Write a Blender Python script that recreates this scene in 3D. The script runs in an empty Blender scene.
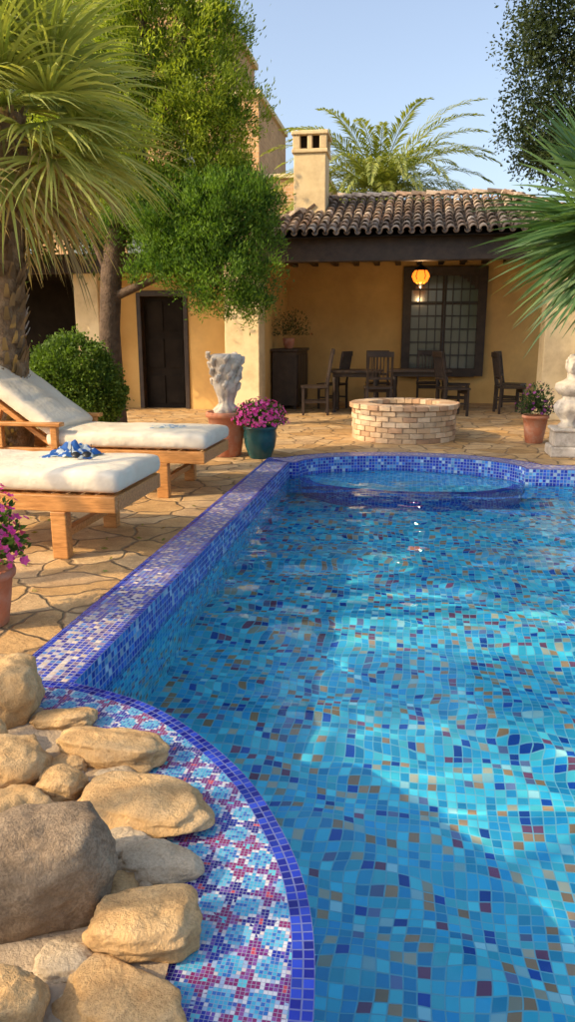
import bpy, math, random
import numpy as np
from mathutils import Vector, Matrix, noise
random.seed(7); rng=np.random.default_rng(11)
D=bpy.data; SC=bpy.context.scene
rad=math.radians

# ------------------------------------------------------------------ helpers
def link(o,parent=None):
    SC.collection.objects.link(o)
    if parent is not None: o.parent=parent
    return o
def empty(name,loc=(0,0,0),rot=0,scale=1):
    e=D.objects.new(name,None); e.location=loc; e.rotation_euler=(0,0,rot); e.scale=(scale,)*3
    e.empty_display_size=.1
    return link(e)
class MB:
    def __init__(s): s.v=[];s.f=[];s.c=[];s.uv=[];s.sm=[]
    def add(s,vs,fs,col=(1,1,1),smooth=False,uvs=None):
        o=len(s.v); s.v+= [tuple(v) for v in vs]
        for i,f in enumerate(fs):
            s.f.append([a+o for a in f]); s.c.append(col); s.sm.append(smooth)
            s.uv.append(uvs[i] if uvs else None)
    def box(s,x0,x1,y0,y1,z0,z1,col=(1,1,1),M=None):
        vs=[Vector((x,y,z)) for z in(z0,z1) for y in(y0,y1) for x in(x0,x1)]
        if M is not None: vs=[M@v for v in vs]
        s.add(vs,[(0,2,3,1),(4,5,7,6),(0,1,5,4),(2,6,7,3),(0,4,6,2),(1,3,7,5)],col)
    def beam(s,a,b,w,h,col=(1,1,1),up=(0,0,1)):
        a=Vector(a);b=Vector(b);d=(b-a); L=d.length; d.normalize()
        sd=d.cross(Vector(up)); 
        if sd.length<1e-3: sd=d.cross(Vector((1,0,0)))
        sd.normalize(); u=sd.cross(d)
        M=Matrix(((sd.x,d.x,u.x,a.x),(sd.y,d.y,u.y,a.y),(sd.z,d.z,u.z,a.z),(0,0,0,1)))
        s.box(-w/2,w/2,0,L,-h/2,h/2,col,M)
    def lathe(s,prof,n=32,cx=0,cy=0,col=(1,1,1),fn=None,smooth=True):
        vs=[]
        for r,z in prof:
            for i in range(n):
                a=2*math.pi*i/n; rr=r*(fn(a,z) if fn else 1)
                vs.append((cx+rr*math.cos(a),cy+rr*math.sin(a),z))
        fs=[]
        for j in range(len(prof)-1):
            for i in range(n):
                k=(i+1)%n; fs.append((j*n+i,j*n+k,(j+1)*n+k,(j+1)*n+i))
        fs.append(tuple(range((len(prof)-1)*n,len(prof)*n)))
        s.add(vs,fs,col,smooth)
    def tube(s,pts,rs,n=10,col=(1,1,1),wob=0):
        vs=[];pts=[Vector(p) for p in pts]
        for j,p in enumerate(pts):
            d=(pts[min(j+1,len(pts)-1)]-pts[max(j-1,0)]).normalized()
            a=d.cross(Vector((0.3,1,0.1))).normalized(); b=d.cross(a)
            for i in range(n):
                t=2*math.pi*i/n; r=rs[j]*(1+wob*(noise.noise(Vector((i*1.7,j*1.3,p.x)))))
                vs.append(p+a*r*math.cos(t)+b*r*math.sin(t))
        fs=[]
        for j in range(len(pts)-1):
            for i in range(n):
                k=(i+1)%n; fs.append((j*n+i,j*n+k,(j+1)*n+k,(j+1)*n+i))
        s.add(vs,fs,col,True)
    def obj(s,name,mat,parent=None,bevel=0,loc=None):
        me=D.meshes.new(name); me.from_pydata(s.v,[],s.f)
        me.materials.append(mat)
        ca=me.color_attributes.new("Col",'FLOAT_COLOR','CORNER')
        uvl=me.uv_layers.new(name="UVMap")
        cols=[];uv=[]
        for i,p in enumerate(me.polygons):
            c=s.c[i]
            for k in range(p.loop_total):
                cols+= [c[0],c[1],c[2],1]
                if s.uv[i]: uv+=list(s.uv[i][k])
                else:
                    v=s.v[s.f[i][k]]; uv+=[v[0],v[1]]
        ca.data.foreach_set("color",cols); uvl.data.foreach_set("uv",uv)
        me.polygons.foreach_set("use_smooth",s.sm)
        me.update()
        o=D.objects.new(name,me)
        if loc: o.location=loc
        link(o,parent)
        if bevel:
            m=o.modifiers.new("bev",'BEVEL'); m.width=bevel; m.segments=2; m.limit_method='ANGLE'
        return o
def np_obj(name,V,F,C,mat,parent=None,smooth=False):
    me=D.meshes.new(name); n=len(V); m=len(F)
    me.vertices.add(n); me.vertices.foreach_set("co",V.astype(np.float32).ravel())
    me.loops.add(m*4); me.loops.foreach_set("vertex_index",F.astype(np.int32).ravel())
    me.polygons.add(m); me.polygons.foreach_set("loop_start",np.arange(0,m*4,4,dtype=np.int32))
    me.update(calc_edges=True); me.validate()
    if C is not None:
        ca=me.color_attributes.new("Col",'FLOAT_COLOR','CORNER')
        cc=np.ones((m,4,4),np.float32); cc[:,:,:3]=C[:,None,:]
        ca.data.foreach_set("color",cc.ravel())
    if smooth: me.polygons.foreach_set("use_smooth",[True]*m)
    me.materials.append(mat); o=D.objects.new(name,me); link(o,parent); return o

# ------------------------------------------------------------------ materials
class NT:
    def __init__(s,name):
        s.m=D.materials.new(name); s.m.use_nodes=True; s.t=s.m.node_tree; s.t.nodes.clear()
        s.out=s.n('ShaderNodeOutputMaterial')
    def n(s,t,**k):
        x=s.t.nodes.new(t)
        for a,b in k.items(): setattr(x,a,b)
        return x
    def l(s,a,b): s.t.links.new(a,b)
    def val(s,sock,v):
        if isinstance(v,bpy.types.NodeSocket): s.l(v,sock)
        else: sock.default_value=v
    def math(s,op,a,b=0,c=None):
        x=s.n('ShaderNodeMath',operation=op); s.val(x.inputs[0],a); s.val(x.inputs[1],b)
        if c is not None: s.val(x.inputs[2],c)
        return x.outputs[0]
    def vm(s,op,a,b=(0,0,0)):
        x=s.n('ShaderNodeVectorMath',operation=op); s.val(x.inputs[0],a); s.val(x.inputs[1],b); return x.outputs[0]
    def scale(s,a,f):
        x=s.n('ShaderNodeVectorMath',operation='SCALE'); s.val(x.inputs[0],a); x.inputs['Scale'].default_value=f; return x.outputs[0]
    def mix(s,f,a,b,mode='MIX'):
        x=s.n('ShaderNodeMix',data_type='RGBA',blend_type=mode)
        s.val(x.inputs[0],f); s.val(x.inputs[6],a if not isinstance(a,tuple) else (*a[:3],1)); s.val(x.inputs[7],b if not isinstance(b,tuple) else (*b[:3],1))
        return x.outputs[2]
    def noise(s,vec,sc,det=4,rough=.55,out=0):
        x=s.n('ShaderNodeTexNoise'); 
        if vec is not None: s.l(vec,x.inputs['Vector'])
        x.inputs['Scale'].default_value=sc; x.inputs['Detail'].default_value=det; x.inputs['Roughness'].default_value=rough
        return x.outputs[out]
    def ramp(s,f,stops,interp='LINEAR'):
        x=s.n('ShaderNodeValToRGB'); s.l(f,x.inputs[0]); r=x.color_ramp; r.interpolation=interp
        while len(r.elements)<len(stops): r.elements.new(.5)
        for e,(p,c) in zip(r.elements,stops):
            e.position=p; e.color=(*c,1) if len(c)==3 else c
        return x.outputs[0]
    def bump(s,h,st=.3,d=.02):
        x=s.n('ShaderNodeBump'); s.l(h,x.inputs['Height']); x.inputs['Strength'].default_value=st; x.inputs['Distance'].default_value=d
        return x.outputs[0]
    def pbr(s,col,rough=.6,nrm=None,spec=.4,metal=0,emis=None,es=0,sheen=0):
        p=s.n('ShaderNodeBsdfPrincipled'); s.val(p.inputs['Base Color'],col if not isinstance(col,tuple) else (*col[:3],1)); s.val(p.inputs['Roughness'],rough)
        p.inputs['Specular IOR Level'].default_value=spec; p.inputs['Metallic'].default_value=metal
        if nrm is not None: s.l(nrm,p.inputs['Normal'])
        if emis: p.inputs['Emission Color'].default_value=(*emis,1); p.inputs['Emission Strength'].default_value=es
        s.l(p.outputs[0],s.out.inputs[0]); return p
    def obj(s): return s.n('ShaderNodeTexCoord').outputs['Object']
    def uv(s): return s.n('ShaderNodeTexCoord').outputs['UV']
    def attr(s): return s.n('ShaderNodeVertexColor',layer_name="Col").outputs[0]

def noisy(name,c1,c2,sc=4,rough=.7,bs=.3,bsc=30,bd=.01,spec=.3,stops=(.3,.7),attr=False,dirt=None):
    m=NT(name); o=m.obj(); n=m.noise(o,sc,6,.6)
    col=m.ramp(n,[(stops[0],c1),(stops[1],c2)])
    if attr: col=m.mix(1,col,m.attr(),'MULTIPLY')
    if dirt:
        n3=m.noise(o,dirt[1],5,.7); col=m.mix(m.math('MULTIPLY',m.ramp(n3,[(.45,(0,0,0)),(.7,(1,1,1))]),.7),col,dirt[0])
    m.pbr(col,rough,m.bump(m.noise(o,bsc,5,.6),bs,bd),spec); return m.m

def grid_edge(m,vec,size,warp=0.0,wsc=20):
    v=m.scale(vec,1/size)
    if warp:
        w=m.noise(vec,wsc,1,.5,out=1); v=m.vm('ADD',v,m.scale(m.vm('SUBTRACT',w,(.5,.5,.5)),warp))
    cell=m.vm('FLOOR',v); fr=m.vm('FRACTION',v)
    a=m.vm('ABSOLUTE',m.vm('SUBTRACT',fr,(.5,.5,.5)))
    sp=m.n('ShaderNodeSeparateXYZ'); m.l(a,sp.inputs[0])
    mx=m.math('MAXIMUM',sp.outputs[0],sp.outputs[1])
    return cell,m.math('SUBTRACT',.5,mx)

def mosaic(name,size,stops,grout,gw=.06,rough=.2,warp=.12,wsc=14,bright=.25):
    m=NT(name); uv=m.uv(); flat=m.vm('ADD',m.vm('MULTIPLY',uv,(1,1,0)),(0,0,.0041))
    cell,ed=grid_edge(m,flat,size,warp,wsc)
    wn=m.n('ShaderNodeTexWhiteNoise',noise_dimensions='2D'); m.l(cell,wn.inputs['Vector'])
    col=m.ramp(wn.outputs['Value'],stops,'CONSTANT')
    wn2=m.n('ShaderNodeTexWhiteNoise',noise_dimensions='2D'); m.l(m.vm('ADD',cell,(37.3,11.1,0)),wn2.inputs['Vector'])
    br=m.math('ADD',m.math('MULTIPLY',wn2.outputs['Value'],bright*2),1-bright)
    cc=m.n('ShaderNodeCombineXYZ'); 
    for i in range(3): m.l(br,cc.inputs[i])
    col=m.mix(1,col,cc.outputs[0],'MULTIPLY')
    g2=m.n('ShaderNodeClamp'); m.l(m.math('MULTIPLY',m.math('SUBTRACT',ed,gw*.6),1/(gw*.6)),g2.inputs[0])
    col=m.mix(g2.outputs[0],grout,col)
    tilt=m.scale(m.vm('SUBTRACT',wn2.outputs['Color'],(.5,.5,.5)),.06)
    nb=m.bump(g2.outputs[0],.35,.003)
    nn=m.vm('NORMALIZE',m.vm('ADD',nb,tilt))
    m.pbr(col,m.mix(g2.outputs[0],(.8,.8,.8),(rough,)*3),nn,.5)
    return m.m

M_floor=mosaic("pool_mosaic",.050,[(0,(.05,.46,.74)),(.20,(.08,.60,.80)),(.42,(.03,.36,.68)),(.58,(.14,.70,.82)),(.74,(.015,.08,.42)),(.80,(.58,.28,.16)),(.86,(.60,.45,.34)),(.92,(.32,.09,.18)),(.95,(.20,.22,.42)),(.97,(.5,.74,.80))],(.26,.55,.68),.06,warp=.2,wsc=9)
M_wall=mosaic("waterline_mosaic",.04,[(0,(.012,.03,.36)),(.35,(.02,.07,.46)),(.6,(.03,.15,.55)),(.8,(.10,.32,.62)),(.92,(.35,.5,.65))],(.22,.30,.5),.09)
M_cope=mosaic("coping_mosaic",.03,[(0,(.03,.06,.42)),(.36,(.42,.40,.44)),(.50,(.20,.15,.30)),(.6,(.02,.03,.27)),(.78,(.60,.50,.42)),(.88,(.06,.18,.5))],(.42,.37,.36),.09,.3,.14,14)
M_border=mosaic("border_mosaic",.030,[(0,(.008,.012,.22)),(.4,(.012,.03,.34)),(.75,(.02,.05,.42))],(.12,.15,.36),.08,.15,.03,10,.3)
M_light=mosaic("spa_mosaic",.05,[(0,(.08,.46,.72)),(.4,(.12,.56,.78)),(.75,(.04,.32,.66)),(.9,(.4,.6,.7))],(.3,.55,.68),.08)

def floral():
    m=NT("floral_mosaic"); uv=m.vm('ADD',m.vm('MULTIPLY',m.uv(),(1,1,0)),(0,0,.004))
    S=.0112; NPT=9
    cell,ed=grid_edge(m,uv,S,.3,24)
    P=S*NPT
    q=m.scale(m.vm('ADD',m.scale(cell,S),(S/2,S/2,0)),1/P)
    q=m.vm('ADD',q,m.scale(m.vm('SUBTRACT',m.noise(uv,6,1,.5,out=1),(.5,.5,.5)),.30))
    fr=m.vm('SUBTRACT',m.vm('FRACTION',q),(.5,.5,0)); fr=m.vm('MULTIPLY',fr,(1,1,0))
    L=m.n('ShaderNodeVectorMath',operation='LENGTH'); m.l(fr,L.inputs[0]); r=L.outputs['Value']
    sp=m.n('ShaderNodeSeparateXYZ'); m.l(fr,sp.inputs[0])
    ang=m.math('ARCTAN2',sp.outputs[1],sp.outputs[0])
    motif=m.n('ShaderNodeTexWhiteNoise',noise_dimensions='2D'); m.l(m.vm('MULTIPLY',m.vm('FLOOR',q),(1,1,0)),motif.inputs['Vector'])
    pet=m.math('MULTIPLY',m.math('COSINE',m.math('MULTIPLY',ang,4)),.12)
    edge=m.math('SUBTRACT',m.math('SUBTRACT',r,pet),.35)
    wn=m.n('ShaderNodeTexWhiteNoise',noise_dimensions='2D'); m.l(cell,wn.inputs['Vector'])
    pale=m.ramp(wn.outputs['Value'],[(0,(.58,.60,.66)),(.45,(.30,.42,.62)),(.8,(.60,.54,.54)),(.9,(.05,.10,.40))],'CONSTANT')
    aq=m.ramp(wn.outputs['Value'],[(0,(.05,.36,.58)),(.5,(.02,.14,.46)),(.78,(.12,.44,.64))],'CONSTANT')
    bg=m.mix(m.math('GREATER_THAN',edge,.12),pale,aq)
    pc=m.ramp(motif.outputs['Value'],[(0,(.02,.012,.20)),(.25,(.15,.015,.17)),(.5,(.010,.025,.32)),(.7,(.22,.02,.13))],'CONSTANT')
    pc=m.mix(m.math('MULTIPLY',m.math('GREATER_THAN',wn.outputs['Value'],.8),.5),pc,(.26,.12,.45))
    col=m.mix(m.math('LESS_THAN',edge,0),bg,pc)
    cen=m.mix(m.math('GREATER_THAN',motif.outputs['Value'],.45),(.50,.06,.10),(.10,.50,.62))
    col=m.mix(m.math('LESS_THAN',r,.10),col,cen)
    g=m.n('ShaderNodeClamp'); m.l(m.math('MULTIPLY',m.math('SUBTRACT',ed,.03),16),g.inputs[0])
    col=m.mix(g.outputs[0],(.30,.34,.46),col)
    m.pbr(col,.22,m.bump(g.outputs[0],.3,.003),.5); return m.m
M_floral=floral()

def flagstone():
    m=NT("flagstone"); o=m.obj()
    w=m.vm('ADD',o,m.scale(m.noise(o,2.2,3,.5,out=1),.35)); w=m.vm('ADD',m.vm('MULTIPLY',w,(1,1,0)),(0,0,.3))
    v=m.n('ShaderNodeTexVoronoi',feature='F1',voronoi_dimensions='2D'); m.l(w,v.inputs['Vector']); v.inputs['Scale'].default_value=3.0
    e=m.n('ShaderNodeTexVoronoi',feature='DISTANCE_TO_EDGE',voronoi_dimensions='2D'); m.l(w,e.inputs['Vector']); e.inputs['Scale'].default_value=3.0
    sp=m.n('ShaderNodeSeparateColor'); m.l(v.outputs['Color'],sp.inputs[0])
    base=m.ramp(sp.outputs[0],[(0,(.52,.33,.14)),(.3,(.68,.46,.22)),(.6,(.74,.55,.31)),(.85,(.56,.40,.23)),(1,(.72,.46,.19))])
    n=m.noise(o,5,8,.72); base=m.mix(1,base,m.ramp(n,[(.25,(.58,.50,.42)),(.7,(1.12,1.08,1.02))]),'MULTIPLY')
    n2=m.noise(o,60,4,.7); base=m.mix(.45,base,m.ramp(n2,[(.3,(.4,.33,.25)),(.7,(1.05,1,.95))]),'MULTIPLY')
    n4=m.noise(o,14,6,.75); base=m.mix(m.math('MULTIPLY',m.ramp(n4,[(.55,(0,0,0)),(.7,(1,1,1))]),.45),base,(.36,.23,.11))
    ee=m.math('ADD',e.outputs[0],m.math('MULTIPLY',m.math('SUBTRACT',m.noise(o,25,3,.6),.5),.05))
    j=m.ramp(ee,[(.012,(0,0,0)),(.055,(1,1,1))])
    col=m.mix(j,(.25,.165,.085),base)
    h=m.math('ADD',m.math('MULTIPLY',j,.9),m.math('MULTIPLY',n,1.1))
    h=m.math('ADD',h,m.math('MULTIPLY',sp.outputs[1],.5)); h=m.math('ADD',h,m.math('MULTIPLY',n4,.3))
    m.pbr(col,.75,m.bump(h,.8,.03),.25); return m.m
M_flag=flagstone()
M_stucco=noisy("mustard_stucco",(.60,.36,.12),(.76,.49,.18),1.2,.85,.25,35,.006,.15,dirt=((.50,.30,.12),.8))
M_cream=noisy("cream_stucco",(.70,.54,.30),(.82,.66,.40),1.5,.85,.25,35,.006,.15,dirt=((.50,.36,.20),2))
M_dark=noisy("dark_wood",(.022,.014,.010),(.055,.034,.022),6,.5,.2,40,.004,.4)
M_black=noisy("shadow_interior",(.014,.011,.009),(.026,.02,.015),3,.9,.1,20,.004,.1)  # near-black base colour paints in the shade of the arcade recess
M_iron=noisy("black_iron",(.012,.012,.014),(.03,.03,.03),10,.45,.1,60,.002,.5)
M_tile=noisy("roof_tile_clay",(.50,.46,.42),(1.05,1.0,.95),9,.85,.3,60,.006,.2,attr=True,dirt=((.12,.10,.08),3))
M_terra=noisy("terracotta",(.40,.13,.065),(.54,.22,.12),5,.75,.2,50,.003,.25,dirt=((.5,.33,.24),7))
M_teal=noisy("teal_glaze",(.008,.05,.055),(.015,.09,.09),6,.2,.05,20,.002,.6)
M_stone=noisy("carved_stone",(.50,.42,.33),(.70,.63,.53),6,.8,.5,45,.01,.2,dirt=((.25,.2,.15),9))
M_brick=noisy("pit_brick",(.75,.72,.7),(1.1,1.08,1.05),8,.85,.5,45,.008,.2,attr=True)
M_tower=NT("tower_brick"); _o=M_tower.obj()
_b=M_tower.n('ShaderNodeTexBrick')
_s=M_tower.n('ShaderNodeSeparateXYZ'); M_tower.l(_o,_s.inputs[0]); _c=M_tower.n('ShaderNodeCombineXYZ'); M_tower.l(M_tower.math('ADD',_s.outputs[0],_s.outputs[1]),_c.inputs[0]); M_tower.l(_s.outputs[2],_c.inputs[1]); M_tower.l(_c.outputs[0],_b.inputs['Vector'])
_b.inputs['Scale'].default_value=2.2; _b.inputs['Color1'].default_value=(.56,.30,.13,1); _b.inputs['Color2'].default_value=(.68,.40,.18,1); _b.inputs['Mortar'].default_value=(.6,.45,.27,1)
M_tower.pbr(M_tower.mix(.6,_b.outputs[0],M_tower.ramp(M_tower.noise(_o,1.2,6,.7),[(.3,(.5,.45,.4)),(.7,(1.1,1.1,1.1))]),'MULTIPLY'),.85,None,.2); M_tower=M_tower.m
M_soil=noisy("soil",(.05,.03,.02),(.09,.06,.04),8,.95,.5,30,.02,.1)
M_mortar=noisy("rock_bed_mortar",(.34,.25,.16),(.50,.39,.27),9,.9,.6,40,.02,.15)
M_ground=noisy("dry_earth",(.14,.13,.05),(.26,.21,.11),1.5,.95,.5,20,.02,.1)
M_bark=noisy("tree_bark",(.05,.035,.025),(.16,.11,.075),5,.9,.9,22,.03,.1)
M_pbark=noisy("palm_bark",(.12,.08,.05),(.33,.24,.15),9,.9,.9,25,.04,.1)
def wood():
    m=NT("teak_wood"); o=m.obj()
    st=m.vm('MULTIPLY',o,(2,16,16)); n=m.noise(st,3,6,.65)
    col=m.ramp(n,[(.3,(.30,.12,.03)),(.55,(.54,.25,.075)),(.75,(.66,.34,.12))])
    m.pbr(col,.42,m.bump(n,.15,.003),.4); return m.m
M_wood=wood()
def fabric():
    m=NT("cream_canvas"); o=m.obj()
    n=m.noise(o,3,4,.5); col=m.ramp(n,[(.3,(.66,.57,.44)),(.7,(.77,.70,.57))])
    f=m.noise(o,260,2,.5); h=m.math('ADD',m.math('MULTIPLY',m.noise(o,7,3,.5),1.0),m.math('MULTIPLY',f,.05))
    m.pbr(col,.9,m.bump(h,.6,.035),.1); return m.m
M_fab=fabric()
M_glass=NT("window_glass"); M_glass.pbr((.13,.15,.13),.12,M_glass.bump(M_glass.noise(M_glass.obj(),3,2),.08,.01),.8); M_glass=M_glass.m  # grey-green base colour stands in for reflections in the panes
def leafmat(name,rough=.5,tr=.35,spec=.35):
    m=NT(name); a=m.attr(); 
    p=m.pbr(a,rough,None,spec); t=m.n('ShaderNodeBsdfTranslucent'); m.l(m.mix(1,a,(1.5,1.5,.6),'MULTIPLY'),t.inputs[0])
    x=m.n('ShaderNodeMixShader'); x.inputs[0].default_value=tr; m.l(p.outputs[0],x.inputs[1]); m.l(t.outputs[0],x.inputs[2]); m.l(x.outputs[0],m.out.inputs[0]); return m.m
M_leaf=leafmat("foliage",.55,.35,.25); M_palm=leafmat("palm_leaf",.45,.3,.4)
M_petal=leafmat("petals",.6,.3,.2)
def rockmat(name,c1,c2,c3,spk=.3):
    m=NT(name); o=m.obj(); n=m.noise(o,6,8,.68); col=m.ramp(n,[(.3,c1),(.52,c2),(.72,c3)])
    f=m.noise(o,120,4,.7); col=m.mix(spk,col,m.ramp(f,[(.38,(.35,.3,.25)),(.6,(1.15,1.15,1.1))]),'MULTIPLY')
    st=m.noise(o,2.2,4,.6); col=m.mix(m.math('MULTIPLY',m.ramp(st,[(.52,(0,0,0)),(.68,(1,1,1))]),.6),col,c1)
    g=m.noise(o,22,5,.75); col=m.mix(m.math('MULTIPLY',m.ramp(g,[(.56,(0,0,0)),(.66,(1,1,1))]),.4),col,tuple(k*.55 for k in c1))
    h=m.math('ADD',m.math('MULTIPLY',n,.7),m.math('MULTIPLY',f,.2)); h=m.math('ADD',h,m.math('MULTIPLY',g,.3))
    m.pbr(col,.82,m.bump(h,.9,.035),.25); return m.m
M_rtan=rockmat("tan_rock",(.46,.26,.10),(.64,.42,.20),(.74,.54,.31))
M_rgray=rockmat("grey_rock",(.20,.135,.08),(.32,.235,.155),(.43,.34,.24),.5)
M_rpale=rockmat("pale_rock",(.46,.34,.21),(.60,.48,.33),(.70,.59,.43))
def watermat():
    m=NT("pool_water")
    g=m.n('ShaderNodeBsdfGlass'); g.inputs['Roughness'].default_value=0; g.inputs['IOR'].default_value=1.33; g.inputs['Color'].default_value=(.78,.96,1,1)
    m.l(g.outputs[0],m.out.inputs[0])
    return m.m
M_water=watermat()

# ------------------------------------------------------------------ pool
ZC=.04; WL=-.15; ZF=-1.0
arc=[(-.16,1.0),(-.165,1.2),(-.172,1.43),(-.205,1.67),(-.277,1.90),(-.42,2.16),(-.53,2.32),(-.68,2.48),(-.87,2.65),(-1.075,2.79),(-1.28,2.87),(-1.49,2.924)]
def smooth(pts,it=2):
    for _ in range(it):
        q=[pts[0]]
        for a,b in zip(pts[:-1],pts[1:]):
            q+= [(a[0]*.75+b[0]*.25,a[1]*.75+b[1]*.25),(a[0]*.25+b[0]*.75,a[1]*.25+b[1]*.75)]
        q.append(pts[-1]); pts=q
    return pts
near=[(3.2,.62),(.25,.62),(.05,.66),(-.08,.75),(-.14,.87)]
arcs=smooth(near+arc,2)
bul=[(1.38*math.cos(a),9.08+.74*math.sin(a)) for a in [math.pi*(1-i/28) for i in range(29)]]
left=[(-1.49,2.924+ (9.08-2.924)*i/8) for i in range(1,9)]
outline=arcs+left+bul+[(3.2,9.08)]
def normals(pts,closed):
    N=[]; n=len(pts)
    for i in range(n):
        a=pts[i-1] if (i>0 or closed) else pts[i]; b=pts[(i+1)%n] if (i<n-1 or closed) else pts[i]
        dx,dy=b[0]-a[0],b[1]-a[1]; l=math.hypot(dx,dy) or 1; N.append((-dy/l,dx/l))
    return N
def strip(mb,pts,offs,zs,N,closed=False):
    L=[0]
    for a,b in zip(pts[:-1],pts[1:]): L.append(L[-1]+math.hypot(b[0]-a[0],b[1]-a[1]))
    n=len(pts)
    w=abs(offs[1]-offs[0])+abs(zs[1]-zs[0])
    for i in range(n if closed else n-1):
        k=(i+1)%n; l0=L[i]; l1=L[k] if k else L[i]+.5
        P=lambda j,o,z:(pts[j][0]+N[j][0]*o,pts[j][1]+N[j][1]*o,z)
        mb.add([P(i,offs[0],zs[0]),P(k,offs[0],zs[0]),P(k,offs[1],zs[1]),P(i,offs[1],zs[1])],[(0,1,2,3)],uvs=[[(l0,0),(l1,0),(l1,w),(l0,w)]])
def strip2(mb,a,b,f0,f1,z=ZC,W=.34):
    L=[0]
    for p,q in zip(a[:-1],a[1:]): L.append(L[-1]+math.hypot(q[0]-p[0],q[1]-p[1]))
    for i in range(len(a)-1):
        P=lambda j,f:(a[j][0]*(1-f)+b[j][0]*f,a[j][1]*(1-f)+b[j][1]*f,z)
        mb.add([P(i,f0),P(i+1,f0),P(i+1,f1),P(i,f1)],[(0,1,2,3)],uvs=[[(L[i],f0*W),(L[i+1],f0*W),(L[i+1],f1*W),(L[i],f1*W)]])
pool=empty("swimming_pool"); RECV=[]
ON=normals(outline,True)
mb=MB(); strip(mb,outline,(0,0),(ZC-.001,WL-.09),ON,True); RECV.append(mb.obj("waterline_tiles",M_wall,pool))
mb=MB(); strip(mb,outline,(0,0),(WL-.09,ZF),ON,True); RECV.append(mb.obj("walls",M_floor,pool))
mb=MB(); mb.add([(x,y,ZF) for x,y in reversed(outline)],[tuple(range(len(outline)))]); RECV.append(mb.obj("floor",M_floor,pool))
sp=[(1.36*math.cos(a),9.08-.72*math.sin(a)) for a in [math.pi*(i/28) for i in range(29)]]
SN=[(-math.cos(math.pi*i/28),math.sin(math.pi*i/28)) for i in range(29)]
mb=MB(); strip(mb,sp,(0,.13),(WL-.03,WL-.03),SN); RECV.append(mb.obj("spa_rim",M_border,pool))
mb=MB(); strip(mb,sp,(0,0),(WL-.03,ZF),SN); strip(mb,sp,(.13,.13),(WL-.03,WL-.2),SN); RECV.append(mb.obj("spa_wall",M_wall,pool))
pts=[(x+n[0]*.128,y+n[1]*.128) for (x,y),n in zip(sp,SN)]
bowl=pts+[(x*.995,y) for x,y in bul[1:-1]]
mb=MB(); mb.add([(x,y,WL-.2) for x,y in bowl],[tuple(range(len(bowl)))]); RECV.append(mb.obj("spa_floor",M_light,pool))
lc=[arcs[-1]]+left; LN=[(-1,0)]*len(lc)
mb=MB(); strip(mb,lc,(.035,.30),(ZC,ZC),LN); mb.obj("coping",M_cope,pool)
mb=MB(); strip(mb,lc,(0,.035),(ZC,ZC),LN); strip(mb,lc,(.30,.34),(ZC,ZC),LN); strip(mb,lc,(.34,.34),(ZC,-.02),LN)
mb.add([(-1.49,9.08,ZC),(-1.83,9.42,ZC),(-1.83,9.08,ZC)],[(0,1,2)]); mb.obj("coping_border",M_border,pool)
a0=math.asin(.34/1.08)
fin=[(-1.49,9.08)]+bul+[(3.2,9.08)]
fout=[(-1.83,9.42)]+[(1.72*math.cos(a),9.08+1.08*math.sin(a)) for a in [math.pi-a0-(math.pi-2*a0)*i/28 for i in range(29)]]+[(3.54,9.42)]
mb=MB(); strip2(mb,fin,fout,.12,.88); mb.obj("coping_far",M_cope,pool)
mb=MB(); strip2(mb,fin,fout,0,.12); strip2(mb,fin,fout,.88,1); mb.obj("coping_far_border",M_border,pool)
rc=[(3.2,9.08),(3.2,.28)]
mb=MB(); strip(mb,rc,(0,.34),(ZC,ZC),[(1,0)]*2); mb.add([(3.2,9.08,ZC),(3.54,9.08,ZC),(3.54,9.42,ZC)],[(0,1,2)]); mb.obj("coping_right",M_cope,pool)
AN=normals(arcs,False); AN[0]=(0,-1); AN[-1]=(-.25,-.97)
mb=MB(); strip(mb,arcs,(0,.06),(ZC,ZC),AN)
mb.add([(-1.83,2.864,ZC),(-1.505,2.864,ZC),(-1.49,2.924,ZC),(-1.83,2.924,ZC)],[(0,1,2,3)]); mb.obj("ledge_border",M_border,pool)
inner=[(x+n[0]*.06,y+n[1]*.06) for (x,y),n in zip(arcs,AN)]
poly=inner[:-1]+[(-1.505,2.864),(-1.83,2.864),(-1.83,.28),(3.2,.28)]
mb=MB(); mb.add([(x,y,ZC) for x,y in poly],[tuple(range(len(poly)))]); mb.obj("floral_ledge",M_floral,pool)
gx=np.arange(-1.60,3.30,.025); gy=np.arange(.50,9.95,.025); X,Y=np.meshgrid(gx,gy,indexing='ij'); Z=np.zeros_like(X)
for lam,amp,n_ in ((1.5,.0052,5),(.75,.0038,8),(.36,.0013,10),(.20,.0003,8)):
    for k in range(n_):
        th=rng.normal(1.3,.65); kk=2*math.pi/(lam*rng.uniform(.75,1.3)); ph=rng.uniform(0,6.28); Z+=amp/math.sqrt(n_)*1.4*np.sin(kk*(X*math.cos(th)+Y*math.sin(th))+ph+.8*np.sin(X*1.1+ph)+.7*np.sin(Y*.9+2*ph))
V=np.stack([X,Y,Z+WL],-1).reshape(-1,3); nx,ny=X.shape; I=np.arange(nx*ny).reshape(nx,ny)
F=np.stack([I[:-1,:-1],I[1:,:-1],I[1:,1:],I[:-1,1:]],-1).reshape(-1,4)
water=np_obj("water",V,F,None,M_water,pool,smooth=True)

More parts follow.
